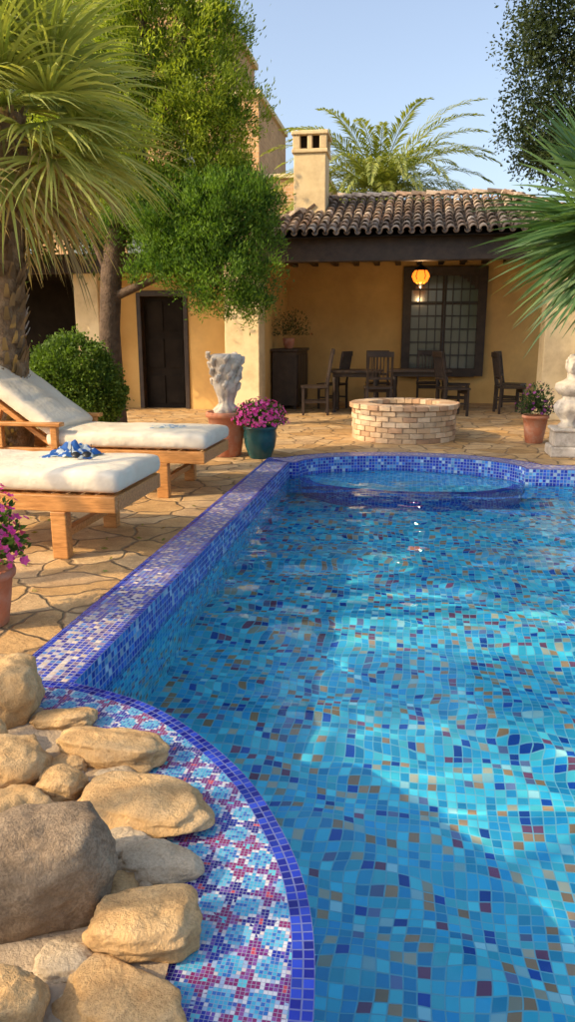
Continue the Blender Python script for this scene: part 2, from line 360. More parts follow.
# ------------------------------------------------------------------ deck & ground
deck=empty("stone_patio")
mb=MB()
def rect(x0,x1,y0,y1,z=0): mb.add([(x0,y0,z),(x1,y0,z),(x1,y1,z),(x0,y1,z)],[(0,1,2,3)])
rect(-14,-1.83,-6,9.08); rect(3.54,9,-6,9.42); rect(-1.83,3.54,-6,.28)
pl=[(-14,9.08),(-1.83,9.08)]+fout+[(9,9.42),(9,19),(-14,19)]
mb.add([(x,y,0) for x,y in pl],[tuple(range(len(pl)))]); mb.obj("paving",M_flag,deck)
mb=MB()
for a in [(-400,-14,-400,500),(9,400,-400,500),(-14,9,-400,-6),(-14,9,19,500)]: rect(*a,z=-.02)
mb.obj("ground",M_ground)

# ------------------------------------------------------------------ rocks
import bmesh
def rock(name,loc,r,mat,seed,rot=0,parent=None,box=.5,amp=.22):
    bm=bmesh.new(); bmesh.ops.create_icosphere(bm,subdivisions=5,radius=1)
    for v in bm.verts:
        p=v.co.copy(); m=max(abs(p.x),abs(p.y),abs(p.z)); q=p.lerp(p/m*.82,box)
        s=Vector((seed*3.1,seed*1.7,seed*.9))
        d=noise.noise(p*1.1+s)*amp+noise.noise(p*2.6+s)*amp*.4+noise.noise(p*6+s)*.03+abs(noise.noise(p*3.5+s*2))*-.06
        q=q*(1+d); v.co=Vector((q.x*r[0],q.y*r[1],q.z*r[2]))
    for f in bm.faces: f.smooth=True
    me=D.meshes.new(name); bm.to_mesh(me); bm.free(); me.materials.append(mat)
    o=D.objects.new(name,me); o.location=loc; o.rotation_euler=(random.uniform(-.08,.08),random.uniform(-.08,.08),rot); link(o,parent); return o
rock("grey_boulder",(-.99,1.62,.16),(.24,.165,.17),M_rgray,3,.35,box=.35,amp=.13)
R=[((-.645,1.545,.095),(.165,.105,.07),M_rtan,5,.15),((-.83,2.06,.075),(.25,.16,.055),M_rtan,8,-.15),((-1.075,2.36,.085),(.22,.115,.06),M_rtan,9,-.1),
((-1.66,2.60,.13),(.18,.17,.16),M_rtan,12,.3),((-1.36,2.56,.06),(.14,.075,.045),M_rtan,14,.2),((-1.38,2.13,.11),(.18,.15,.09),M_rtan,15,.6),((-1.15,2.10,.08),(.10,.08,.06),M_rtan,17,0),
((-.70,1.82,.06),(.14,.085,.045),M_rpale,18,.3),((-.87,1.27,.08),(.10,.09,.08),M_rtan,21,.4),((-.62,1.34,.06),(.17,.10,.04),M_rtan,22,-.3),((-.61,1.09,.09),(.18,.13,.09),M_rtan,24,.1),
((-.84,1.87,.05),(.10,.07,.045),M_rpale,25,.8),((-1.62,2.26,.10),(.17,.14,.11),M_rtan,27,.1),((-1.22,1.90,.08),(.14,.13,.08),M_rtan,29,1.2),((-1.35,1.45,.14),(.2,.19,.17),M_rtan,31,.2),((-1.0,1.05,.12),(.2,.15,.13),M_rgray,33,.2),((-1.6,1.8,.12),(.18,.18,.15),M_rpale,35,.2),((-1.2,2.25,.05),(.09,.06,.05),M_rtan,36,.5),((-.99,2.22,.05),(.08,.05,.04),M_rpale,38,.1),((-.80,1.44,.05),(.09,.06,.04),M_rpale,41,.1),((-.78,1.70,.05),(.07,.05,.035),M_rtan,43,.5)]
for l,r,m_,s_,ro in R: rock("garden_rock",l,r,m_,s_,ro,box=.40,amp=.26)
bed=[(x+n[0]*.37,y+n[1]*.37) for (x,y),n in zip(arcs,AN)][len(arcs)//3:]
bed=[p for p in bed if p[0]<-.45 and p[1]>.9 and p[0]>-1.5]
bed=[(-.55,.75)]+bed+[(-1.5,2.66),(-1.80,2.66),(-1.80,.75)]
mb=MB(); mb.add([(x,y,ZC+.012) for x,y in bed],[tuple(range(len(bed)))]); mb.obj("rock_bed",M_mortar)
pb=bmesh.new()
for i in range(160):
    x=random.uniform(-1.5,-.62); y=random.uniform(1.1,2.6)
    if x>-.58-.32*max(0,y-1.6)*1.5 : continue
    r=random.uniform(.005,.018); g=bmesh.ops.create_icosphere(pb,subdivisions=2,radius=1)
    for v in g['verts']: v.co=Vector((v.co.x*r*1.3+x,v.co.y*r+y,v.co.z*r*.7+ZC+.014))
for f in pb.faces: f.smooth=True
me=D.meshes.new("pebbles"); pb.to_mesh(me); pb.free(); me.materials.append(M_rpale); link(D.objects.new("pebbles",me))

# ------------------------------------------------------------------ loungers
def cushion(name,lx,ly,lz,parent,loc,rot=(0,0,0),seed=0):
    vs=[];fs=[];n=[26,14,5]
    idx={}
    def vid(i,j,k):
        key=(i,j,k)
        if key not in idx:
            x=i/n[0]*2-1;y=j/n[1]*2-1;z=k/n[2]*2-1
            fx=lx/2*(x*(1-.015*abs(z)**3)); fy=ly/2*(y*(1-.03*abs(z)**3))
            ex=lx/2-abs(fx); ey=ly/2-abs(fy); d=min(ex,ey); R_=.05
            zz=z*lz/2
            if d<R_: zz*=(.55+.45*math.sqrt(max(0,1-((R_-d)/R_)**2)))
            if z>.9: zz+=.018*(1-abs(y)**2)+.014*noise.noise(Vector((fx*3+seed,fy*3,1)))
            for sx in (-.33,.33):
                if z>0: zz-=.012*math.exp(-((x-sx)*lx/2/.025)**2)*z
            idx[key]=len(vs); vs.append((fx,fy,zz))
        return idx[key]
    for i in range(n[0]):
        for j in range(n[1]):
            fs.append((vid(i,j,0),vid(i,j+1,0),vid(i+1,j+1,0),vid(i+1,j,0))); fs.append((vid(i,j,n[2]),vid(i+1,j,n[2]),vid(i+1,j+1,n[2]),vid(i,j+1,n[2])))
    for i in range(n[0]):
        for k in range(n[2]):
            fs.append((vid(i,0,k),vid(i+1,0,k),vid(i+1,0,k+1),vid(i,0,k+1))); fs.append((vid(i,n[1],k),vid(i,n[1],k+1),vid(i+1,n[1],k+1),vid(i+1,n[1],k)))
    for j in range(n[1]):
        for k in range(n[2]):
            fs.append((vid(0,j,k),vid(0,j,k+1),vid(0,j+1,k+1),vid(0,j+1,k))); fs.append((vid(n[0],j,k),vid(n[0],j+1,k),vid(n[0],j+1,k+1),vid(n[0],j,k+1)))
    m=MB(); m.add(vs,fs,smooth=True); o=m.obj(name,M_fab,parent); o.location=loc; o.rotation_euler=rot
    s=o.modifiers.new("s",'SUBSURF'); s.levels=1; s.render_levels=1
    return o
def lounger(y0,name="sun_lounger",w=.98,xf=-1.93):
    e=empty(name,(xf,y0,0)); m=MB()
    for yy in (0,w-.06): m.box(-2.55,0,yy,yy+.06,.355,.475)
    for xx in (-.06,-2.55): m.box(xx,xx+.06,.062,w-.062,.357,.473)
    for i in range(14): m.box(-.17-i*.115,-.10-i*.115,.062,w-.062,.452,.476)
    for xx in (-.50,-2.3):
        for yy in (-.012,w-.078): m.box(xx,xx+.12,yy,yy+.09,0,.354)
        m.box(xx+.02,xx+.09,.08,w-.08,.14,.20)
    for yy in (-.05,w-.06):
        m.box(-2.25,-1.48,yy,yy+.11,.70,.74); 
        for xx in (-1.60,-2.2): m.box(xx,xx+.07,yy+.02,yy+.085,.476,.699)
    m.obj("frame",M_wood,e,bevel=.008)
    a=rad(36); m=MB()
    Mx=Matrix.Translation((-1.62,0,.50))@Matrix.Rotation(a,4,'Y')
    for yy in (.07,w-.13): m.box(-1.15,0,yy,yy+.06,-.04,.01,M=Mx)
    for i in range(9): m.box(-1.13+i*.125,-1.06+i*.125,.131,w-.131,-.03,.0,M=Mx)
    m.beam((-2.35,.12,.42),(-2.2,.12,.86),.05,.04); m.beam((-2.35,w-.12,.42),(-2.2,w-.12,.86),.05,.04)
    m.obj("backrest",M_wood,e,bevel=.006)
    cushion("seat_cushion",1.70,w-.02,.16,e,(-.83,w/2,.567),seed=y0)
    ca,sa=math.cos(a),math.sin(a)
    cx,cz=-.60,.10
    cushion("back_cushion",1.24,w-.04,.16,e,(-1.66+cx*ca+cz*sa*1,w/2,.56+ -cx*sa+cz*ca),(0,a,0),seed=y0+4)
    return e
lounger(4.86,xf=-2.06); lounger(6.98,xf=-2.0)
def cloth(name,loc,sx,sy,h,c1,c2,seed):
    n=26; vs=[];fs=[];cols=[]
    for i in range(n+1):
        for j in range(n+1):
            x=(i/n-.5);y=(j/n-.5); r=math.hypot(x,y)*2
            wx=x*sx*(1+.25*noise.noise(Vector((x*4,y*4,seed)))); wy=y*sy*(1+.25*noise.noise(Vector((x*4,y*4,seed+3))))
            z=h*max(0,1-r*.8)*(.55+.9*abs(noise.noise(Vector((x*6,y*6,seed+9)))))+.012*abs(noise.noise(Vector((x*14,y*14,seed))))+.004
            vs.append((wx,wy,z))
    m=MB()
    for i in range(n):
        for j in range(n):
            a=i*(n+1)+j; c=c1 if noise.noise(Vector((i*.35,j*.35,seed)))>-.05 else c2
            fs.append((a,a+n+1,a+n+2,a+1)); cols.append(c)
    m.add(vs,fs,smooth=True); m.c=cols
    return m.obj(name,M_petal,loc=loc)
cloth("folded_blue_scarf",(-2.66,5.50,.655),.40,.34,.14,(.03,.12,.42),(.55,.62,.7),2)
cloth("folded_towel",(-2.50,7.45,.655),.46,.26,.03,(.72,.72,.72),(.35,.45,.62),6)
sg=MB()
for s_ in (-1,1): sg.lathe([(.0,0),(.032,.0),(.034,.006),(.0,.008)],16,s_*.04,0,(1,1,1)); sg.beam((s_*.072,0,.004),(s_*.075,.13,-.01),.006,.008)
sg.beam((-.01,0,.006),(.01,0,.006),.006,.006)
o=sg.obj("sunglasses",M_iron,loc=(-2.50,5.30,.70)); o.rotation_euler=(.6,0,.4)

# ------------------------------------------------------------------ leaf generators
def leaves(P,Dr,L,W,col,curl=.0):
    n=len(P); rnd=rng.normal(size=(n,3)); S=np.cross(Dr,rnd); S/=np.linalg.norm(S,axis=1)[:,None]+1e-9
    L=np.broadcast_to(L,(n,))[:,None]; W=np.broadcast_to(W,(n,))[:,None]
    V=np.empty((n,4,3)); V[:,0]=P; V[:,1]=P+Dr*L*.5+S*W; V[:,2]=P+Dr*L; V[:,3]=P+Dr*L*.5-S*W
    return V.reshape(-1,3),np.arange(n*4).reshape(-1,4),col
def unit(n):
    v=rng.normal(size=(n,3)); return v/np.linalg.norm(v,axis=1)[:,None]
def crown(name,blobs,nclump,nleaf,cr,L,W,c_lo,c_hi,parent,mat=None,updir=.3,shell=.55):
    B=np.array(blobs); vol=B[:,3]**2.4; pr=vol/vol.sum()
    bi=rng.choice(len(B),nclump,p=pr); u=unit(nclump); rr=rng.uniform(shell,1.03,nclump)**.8
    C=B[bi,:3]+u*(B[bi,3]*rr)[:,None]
    ci=np.repeat(np.arange(nclump),nleaf); n=len(ci)
    cs=rng.uniform(.6,1.4,nclump)*cr
    P=C[ci]+rng.normal(size=(n,3))*(cs[ci]*.5)[:,None]
    d=(u[ci]*.8+unit(n)*.9+np.array([0,0,updir])); d/=np.linalg.norm(d,axis=1)[:,None]
    t=np.clip((rng.normal(.45,.25,nclump)+(rr-.8)*.8)[ci]+rng.normal(0,.15,n),0,1)[:,None]  # inner leaves coloured darker, painting in shade inside the crown
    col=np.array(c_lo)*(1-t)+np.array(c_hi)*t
    V,F,C_=leaves(P,d,rng.uniform(.6,1.4,n)*L,rng.uniform(.7,1.3,n)*W,col)
    return np_obj(name,V,F,C_,mat or M_leaf,parent)

t=empty("evergreen_tree")
mb=MB(); tr=[(-5.05,12,-.05),(-5.03,12,.8),(-5.0,12,1.7),(-4.93,12,2.6),(-4.7,12,3.6),(-4.4,12,4.8),(-4.2,12,6.4)]
mb.tube(tr,[.25,.20,.18,.17,.15,.12,.06],14,wob=.25)
for a,b in [((-4.95,12,2.2),(-3.1,11.8,3.1)),((-4.7,12,3.2),(-3.0,12.2,4.6)),((-4.9,12,2.4),(-5.6,11.7,4.6)),((-4.4,12,4.3),(-3.4,11.6,5.9)),((-4.4,12,4),(-4.6,12.8,5.8))]:
    a=Vector(a);b=Vector(b); mid=a.lerp(b,.5)+Vector((0,0,-.12)); mb.tube([a,mid,b],[.08,.05,.02],8,wob=.2)
mb.obj("trunk",M_bark,t)
up=[(-4.1,12,6.0,1.35),(-5.1,12.2,6.1,1.1),(-3.35,11.9,5.1,.80),(-4.3,12,4.5,1.05),(-3.1,12.1,5.9,.6),(-4.1,12,7.6,1.3),(-5.4,12.2,5.0,.8),(-4.9,12.1,3.9,.6),(-3.3,12.1,4.25,.7),(-2.75,12,4.9,.45),(-3.0,12,4.0,.5)]
lowb=[(-3.0,11.8,3.4,.70),(-3.0,11.7,2.55,.62),(-3.7,11.9,3.3,.8),(-2.5,11.8,2.6,.42),(-2.5,11.9,3.6,.42),(-3.6,11.7,2.6,.42),(-4.2,12.2,3.5,.7),(-4.0,11.8,2.85,.4),(-2.45,11.7,2.15,.28),(-4.9,12,3.2,.4),(-2.7,11.7,2.0,.25),(-3.4,11.7,2.15,.22),(-2.3,11.8,3.1,.25),(-4.35,11.8,2.6,.22)]
crown("upper_foliage",up,2200,64,.17,.075,.010,(.06,.12,.012),(.42,.50,.045),t,updir=1.0,shell=.3)  # sunlit top painted in: brighter leaf colours than the lower lobe
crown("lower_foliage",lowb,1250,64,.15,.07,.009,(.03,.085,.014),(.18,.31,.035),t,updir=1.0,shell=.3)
t=empty("boxwood_shrub"); mb=MB(); mb.tube([(-5.0,10.5,0),(-5.0,10.5,.5)],[.06,.05],8); mb.obj("stem",M_bark,t)
crown("foliage",[(-5.0,10.5,.98,.60),(-5.25,10.4,.75,.5),(-4.75,10.5,.75,.5)],900,45,.09,.045,.016,(.035,.08,.012),(.13,.21,.03),t,shell=.8)
t=empty("olive_tree"); mb=MB(); mb.tube([(4.4,14.2,0),(4.3,14.1,2),(4.0,14,4.5),(3.7,14,6)],[.22,.18,.14,.08],10,wob=.3)
for b in [(3.0,13.8,6.5),(4.8,14.4,7),(2.4,14,5.0),(2.2,14,6.0)]: mb.tube([(4.1,14,3.8),((4.1+b[0])/2+.1,14,4.9),b],[.08,.05,.02],8)
mb.obj("trunk",M_bark,t)
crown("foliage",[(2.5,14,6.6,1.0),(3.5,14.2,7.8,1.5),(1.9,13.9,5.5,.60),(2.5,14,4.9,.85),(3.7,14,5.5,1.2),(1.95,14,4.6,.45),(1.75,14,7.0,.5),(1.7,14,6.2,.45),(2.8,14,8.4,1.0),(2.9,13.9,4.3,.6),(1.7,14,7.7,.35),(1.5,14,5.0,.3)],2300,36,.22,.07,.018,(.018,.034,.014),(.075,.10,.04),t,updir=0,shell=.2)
t=empty("garden_tree"); mb=MB(); mb.tube([(-8.6,14.4,0),(-8.4,14.3,2.4),(-8.5,14.2,4.2)],[.2,.16,.1],10,wob=.3)
for b in [(-9.5,14.3,5),(-7.4,14.2,5.2),(-6.5,14.2,4.2)]: mb.tube([(-8.45,14.3,2.8),((-8.45+b[0])/2,14.3,3.9),b],[.08,.06,.02],8)
mb.obj("trunk",M_bark,t)
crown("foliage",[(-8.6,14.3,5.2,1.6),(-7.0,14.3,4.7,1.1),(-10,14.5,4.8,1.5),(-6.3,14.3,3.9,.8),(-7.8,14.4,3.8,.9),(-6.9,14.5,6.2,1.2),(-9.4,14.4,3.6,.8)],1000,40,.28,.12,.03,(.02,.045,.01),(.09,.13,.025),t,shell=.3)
# two added trees out of view, crowns placed to dapple the pool with shade
t=empty("added_shade_tree"); mb=MB(); mb.tube([(-6.9,1.6,0),(-6.8,1.8,2.6),(-6.9,2.0,5.4)],[.2,.16,.08],10,wob=.3)
for b in [(-8.2,2.6,6.2),(-5.6,1.6,6.3),(-7.2,.6,6.1),(-6.3,3.0,6.4)]: mb.tube([(-6.8,1.9,3.6),((-6.8+b[0])/2,(1.9+b[1])/2,4.8),b],[.07,.05,.02],8)
mb.obj("trunk",M_bark,t)
crown("foliage",[(-6.9,2.5,6.2,1.4),(-5.6,2.1,6.3,.9),(-8.3,2.9,6.2,1.0),(-6.2,3.4,6.5,.9),(-7.4,1.2,6.0,.6),(-5.0,2.8,6.6,.6)],750,34,.24,.10,.026,(.03,.07,.012),(.15,.2,.03),t,shell=.2)
t=empty("added_shade_tree"); mb=MB(); mb.tube([(-6.9,-1.6,0),(-6.8,-1.5,2.4),(-6.6,-1.4,4.4)],[.18,.14,.08],10,wob=.3)
rows=[]  # added foliage rows, gaps shaped to let sun bands onto the pool
for k in range(8):
    x=-7.2+k*.50
    rows+=[(x,.12+.08*math.sin(k*2),5.0,.33)]
    rows+=[(x+.1,-1.30+.05*math.cos(k*1.7)-.05*k,5.0,.15)]
    rows+=[(x,-2.95+.15*math.sin(k*1.3),5.05,.45)]
for b in [(-4.2,.1,5.0),(-4.0,-1.5,5.0),(-4.2,-2.9,5.0),(-7.6,-2.9,5.0),(-7.4,.1,5.0)]: mb.tube([(-6.7,-1.45,3.4),((-6.7+b[0])/2,(-1.45+b[1])/2,4.6),b],[.06,.04,.015],8)
mb.obj("trunk",M_bark,t)
crown("foliage",rows,560,34,.14,.08,.022,(.03,.07,.012),(.15,.2,.03),t,shell=.2)

def frond(base,az,el,L,n,lw,ll,cols,Vs,Cs,droop=1.0):
    pts=[];d=np.array([math.cos(az)*math.cos(el),math.sin(az)*math.cos(el),math.sin(el)]); p=np.array(base,float)
    N=n; st=L/N
    for i in range(N+1):
        pts.append((p.copy(),d.copy())); p=p+d*st; d=d+np.array([0,0,-droop*st*.28*(1+i/N)]); d/=np.linalg.norm(d)
    for i in range(1,N+1):
        P,dd=pts[i]; side=np.cross(dd,[0,0,1.0]); side/=np.linalg.norm(side)+1e-9; up=np.cross(side,dd)
        f=i/N
        P0=pts[i-1][0]; w=.022*(1-f*.8)
        Vs.append([P0-side*w,P0+side*w,P+side*w*.8,P-side*w*.8]); Cs.append((.20,.20,.06))
        if f<.12: continue
        l=ll*math.sin(math.pi*min(1,(f*.85+.12)))**.6*(1-.3*f)
        for s in(-1,1):
            for q in (0,.5):
                v=side*s*(.75-.25*f)+dd*(.55+.6*f)+up*(.25+rng.normal()*.12)+rng.normal(size=3)*.07; v/=np.linalg.norm(v)
                b=P-dd*st*q; tip=b+v*l+np.array([0,0,-.22*l]); m_=b+v*l*.5; ww=np.cross(v,up); ww/=np.linalg.norm(ww)+1e-9
                t=rng.uniform(); c=tuple(np.array(cols[0])*(1-t)+np.array(cols[1])*t)
                Vs.append([b,m_+ww*lw,tip,m_-ww*lw]); Cs.append(c)
def datepalm(x,y,h,n,el0,el1,L,ll=.62,lw=.02,droop=.6,nf=32):
    t=empty("date_palm"); mb=MB(); mb.tube([(x,y,0),(x+.05,y,h*.5),(x,y,h)],[.28,.24,.3],14,wob=.3); mb.obj("trunk",M_pbark,t)
    Vs=[];Cs=[]
    for i in range(n):
        az=i*2.39996; el=rad(el0+(el1-el0)*i/n+rng.normal()*5)
        frond((x,y,h),az,el,L*rng.uniform(.9,1.12),nf,lw,ll,((.14,.19,.04),(.40,.42,.12)),Vs,Cs,droop=droop)
    V=np.array(Vs).reshape(-1,3); np_obj("fronds",V,np.arange(len(V)).reshape(-1,4),np.array(Cs),M_palm,t)
datepalm(-1.15,22,5.3,105,60,-25,3.55,.58,.024,.95)
def fanpalm(name,base,top,nl,pet,L,nb,cols,droop,rb=.02,elr=(80,-60),tr=(.16,.13,.15),spread=2.0,seedaz=0,dead=.86):
    t=empty(name); mb=MB(); b=Vector(base);tp=Vector(top)
    P=[b.lerp(tp,k/8)+Vector((.05*math.sin(k*1.1),0,0)) for k in range(9)]
    rs=[tr[0]+(tr[1]-tr[0])*k/8+(.02 if k%2 else 0) for k in range(9)]
    mb.tube(P,rs,16,wob=.35); mb.obj("trunk",M_pbark,t)
    Vs=[];Cs=[]
    for i in range(420):
        k=rng.uniform(.05,1); p=np.array(b.lerp(tp,k)); a=rng.uniform(0,6.28); o=np.array([math.cos(a),math.sin(a),0]); r=tr[0]*.95
        s=np.array([-math.sin(a),math.cos(a),0])*.035; q=p+o*r
        Vs.append([q-s,q+s,q+o*.07+s*.4+np.array([0,0,.13]),q+o*.07-s*.4+np.array([0,0,.13])]); c=rng.uniform(.6,1.3); Cs.append((.20*c,.14*c,.08*c))
    c0=np.array(top)
    for i in range(nl):
        az=seedaz+i*2.39996+rng.normal()*.15; f=i/nl; el=rad(elr[0]+(elr[1]-elr[0])*f+rng.normal()*6)
        d=np.array([math.cos(az)*math.cos(el),math.sin(az)*math.cos(el),math.sin(el)])
        pl=pet*rng.uniform(.75,1.2); hub=c0+d*pl+np.array([0,0,-.10*pl]); side=np.cross(d,[0,0,1.]); side/=np.linalg.norm(side)+1e-9; up=np.cross(side,d)
        Vs.append([c0-side*.015,c0+side*.015,hub+side*.01,hub-side*.01]); Cs.append((.18,.2,.07))
        tl=rng.normal()*.35; s2=side*math.cos(tl)+up*math.sin(tl); u2=np.cross(s2,d)
        g=rng.uniform()
        for b_ in range(nb):
            a=(b_/(nb-1)-.5)*2*spread; v=d*math.cos(a)+s2*math.sin(a)+rng.normal(size=3)*.04; v/=np.linalg.norm(v)
            l=L*(1-.25*abs(a)/spread)*rng.uniform(.85,1.1); w=rb; 
            ws=np.cross(v,u2); ws/=np.linalg.norm(ws)+1e-9; ws=ws*.85+u2*(.5 if b_%2 else -.5)
            tt=np.clip(g*.6+rng.uniform()*.4,0,1); c=np.array(cols[0])*(1-tt)+np.array(cols[1])*tt
            if f>dead: c=np.array([.40,.31,.14])*rng.uniform(.6,1.2)
            prev=hub; pw=w*.35; vv=v.copy(); seg=5
            for s_ in range(seg):
                nx_=prev+vv*l/seg; vv=vv+np.array([0,0,-droop*(s_+1)/seg*.42]); vv/=np.linalg.norm(vv)
                nw=[w,w,w*.8,w*.45,w*.05][s_]
                Vs.append([prev-ws*pw,prev+ws*pw,nx_+ws*nw,nx_-ws*nw]); Cs.append(tuple(c)); prev=nx_; pw=nw
    V=np.array(Vs).reshape(-1,3); np_obj("leaves",V,np.arange(len(V)).reshape(-1,4),np.array(Cs),M_palm,t)
fanpalm("fan_palm",(-4.5,7.6,0),(-4.15,7.5,3.75),78,.75,1.15,34,((.16,.23,.045),(.58,.58,.18)),.75,rb=.016,tr=(.22,.19,.15),spread=1.7)
fanpalm("fan_palm",(3.2,10.9,0),(2.70,10.7,3.05),34,.62,1.5,28,((.025,.085,.03),(.17,.28,.10)),.28,rb=.026,elr=(60,-50),spread=1.5,dead=2)

# ------------------------------------------------------------------ flowers / pots
def flowers(parent,c,R_,n,seed=0,col=((.62,.03,.28),(.85,.16,.48)),leafn=700,hs=1.0,gc=((.03,.08,.015),(.12,.22,.03))):
    c=np.array(c)
    u=unit(leafn); u[:,2]=np.abs(u[:,2])*hs; P=c+u*R_*rng.uniform(.2,.95,leafn)[:,None]
    d=u+unit(leafn)*.6; d/=np.linalg.norm(d,axis=1)[:,None]; t_=rng.uniform(size=(leafn,1))
    V,F,C=leaves(P,d,rng.uniform(.03,.06,leafn),.012,np.array(gc[0])*(1-t_)+np.array(gc[1])*t_); np_obj("leaves",V,F,C,M_leaf,parent)
    Vs=[];Cs=[]
    for i in range(n):
        u=unit(1)[0]; u[2]=abs(u[2])*hs; p=c+u*R_*rng.uniform(.75,1.08); nrm=u+unit(1)[0]*.4; nrm/=np.linalg.norm(nrm)
        a=np.cross(nrm,[.3,.2,1]); a/=np.linalg.norm(a); b=np.cross(nrm,a); t_=rng.uniform(); cc=np.array(col[0])*(1-t_)+np.array(col[1])*t_
        s=rng.uniform(.016,.028)
        for k in range(5):
            th=k*1.2566+t_; dv=a*math.cos(th)+b*math.sin(th); sv=-a*math.sin(th)+b*math.cos(th)
            Vs.append([p,p+dv*s*.6+sv*s*.45+nrm*.004,p+dv*s*1.15+nrm*.008,p+dv*s*.6-sv*s*.45+nrm*.004]); Cs.append(tuple(cc*rng.uniform(.8,1.15)))
    V=np.array(Vs).reshape(-1,3); np_obj("blossoms",V,np.arange(len(V)).reshape(-1,4),np.array(Cs),M_petal,parent)
def pot(parent,x,y,rb,rt,h,mat,rim=.045):
    m=MB(); m.lathe([(rb*.9,0),(rb,.01),(rb+(rt-rb)*.5,h*.5),(rt*.94,h-rim-.004),(rt*1.04,h-rim),(rt*1.06,h-rim*.4),(rt*1.03,h),(rt*.92,h),(rt*.88,h-.04)],36,x,y); m.obj("pot",mat,parent)
    m=MB(); m.lathe([(rt*.89,h-.05),(rt*.5,h-.04)],24,x,y); m.obj("soil",M_soil,parent)
e=empty("potted_pink_flowers"); pot(e,-2.34,3.60,.125,.175,.33,M_terra); flowers(e,(-2.34,3.6,.38),.28,230,hs=1.6,leafn=1500)
e=empty("potted_pink_flowers"); x,y=-1.98,9.62
m=MB(); m.lathe([(.14,0),(.15,.02),(.20,.15),(.225,.30),(.215,.37),(.235,.40),(.24,.43),(.21,.43),(.19,.38)],36,x,y); m.obj("pot",M_teal,e); flowers(e,(x,y,.46),.38,420,hs=.85,leafn=1800)
UX,UY=-2.46,9.72
e=empty("terracotta_planter"); pot(e,UX,UY,.19,.27,.60,M_terra,.07)
e=empty("potted_plant"); pot(e,1.86,11.7,.13,.19,.42,M_terra); flowers(e,(1.86,11.7,.45),.30,50,hs=1.6,leafn=1200,col=((.10,.02,.12),(.25,.06,.25)),gc=((.015,.03,.015),(.06,.10,.03)))
e=empty("stone_urn"); m=MB(); x,y=UX,UY
fl=lambda a,z: 1+.05*math.cos(a*9+z*5)+.2*noise.noise(Vector((math.cos(a)*2.4,math.sin(a)*2.4,z*10)))
m.lathe([(.15,.56),(.17,.62),(.14,.66),(.10,.70),(.10,.76),(.13,.84),(.16,.92),(.165,.99),(.15,1.05),(.155,1.10),(.18,1.16),(.20,1.24),(.21,1.30),(.19,1.35),(.15,1.36),(.12,1.28)],48,x,y,fn=fl)
for k in range(26):
    a=k*2.4; zz=.92+.42*(k/26); r0=.13+.07*(k/26)
    m.tube([(x+r0*math.cos(a),y+r0*math.sin(a),zz-.05),(x+(r0+.035)*math.cos(a),y+(r0+.035)*math.sin(a),zz),(x+(r0+.045)*math.cos(a+.2),y+(r0+.045)*math.sin(a+.2),zz+.05),(x+(r0+.02)*math.cos(a+.35),y+(r0+.02)*math.sin(a+.35),zz+.06)],[.02,.036,.030,.008],8)
m.obj("urn",M_stone,e)
e=empty("garden_bust_statue"); x,y=2.10,10.5; m=MB()
m.box(x-.24,x+.24,y-.24,y+.24,0,.14); m.box(x-.2,x+.2,y-.2,y+.2,.14,.34); m.box(x-.23,x+.23,y-.23,y+.23,.34,.39); m.obj("pedestal",M_stone,e,bevel=.02)
m=MB(); m.lathe([(.12,.39),(.13,.42),(.09,.46),(.13,.52),(.19,.60),(.20,.68),(.16,.74),(.10,.77),(.11,.80)],36,x,y,fn=lambda a,z:1+.05*math.cos(a*10)); m.obj("urn_base",M_stone,e)
m=MB(); m.lathe([(.06,.79),(.14,.83),(.19,.90),(.185,.97),(.10,1.01),(.06,1.04),(.055,1.09),(.06,1.11)],28,x,y,fn=lambda a,z:1+.12*math.cos(2*a)+.05*noise.noise(Vector((math.cos(a)*3,math.sin(a)*3,z*12))))
m.obj("shoulders",M_stone,e)
bm=bmesh.new(); bmesh.ops.create_icosphere(bm,subdivisions=4,radius=1)
for v in bm.verts:
    p=v.co.copy(); fx=-p.y
    q=Vector((p.x*.095,p.y*.11,p.z*.135)); 
    if p.z<-.2: q.x*=1+.25*(p.z+.2); 
    nose=math.exp(-((p.x)**2/.02+(p.z+.1)**2/.04))*(1 if fx>0 else 0); q.y-=.028*nose
    for sx in(-.35,.35): q.y+=.012*math.exp(-((p.x-sx)**2+(p.z-.08)**2)/.02)*(1 if fx>0 else 0)
    q.y+=.006*math.exp(-((p.x)**2/.05+(p.z+.42)**2/.003))*(1 if fx>0 else 0)
    if p.z>.35 or fx<-.05: q*=1.08+.16*noise.noise(p*6)
    v.co=q
for f in bm.faces: f.smooth=True
me=D.meshes.new("head"); bm.to_mesh(me); bm.free(); me.materials.append(M_stone); o=D.objects.new("head",me); o.location=(x,y,1.21); o.rotation_euler=(.1,0,-.3); link(o,e)

# ------------------------------------------------------------------ fire pit
e=empty("brick_fire_pit"); m=MB(); cx,cy=-.12,11.98
for c in range(7):
    r0,r1=(.60,.82) if c<6 else (.56,.86); z0=c*.082; z1=z0+.074; n=24 if c<6 else 28
    for i in range(n):
        a0=2*math.pi*(i+.5*(c%2)+.03)/n; a1=2*math.pi*(i+.5*(c%2)+.97)/n; g=random.uniform(.75,1.15)
        col=random.choice([(.60,.42,.26),(.64,.47,.30),(.52,.33,.20),(.66,.51,.35)]); col=tuple(k*g for k in col); j=random.uniform(-.012,.012)
        vs=[]
        for z in(z0,z1):
            for r in(r0,r1+j):
                for k in range(4):
                    a=a0+(a1-a0)*k/3; vs.append((cx+r*math.cos(a),cy+r*math.sin(a),z+random.uniform(-.003,.003)))
        fs=[]
        for k in range(3): fs+=[(4+k,5+k,13+k,12+k),(1+k,k,8+k,9+k),(8+k,12+k,13+k,9+k),(k,k+1,5+k,4+k)]
        fs+=[(0,4,12,8),(3,11,15,7)]
        m.add(vs,fs,col)
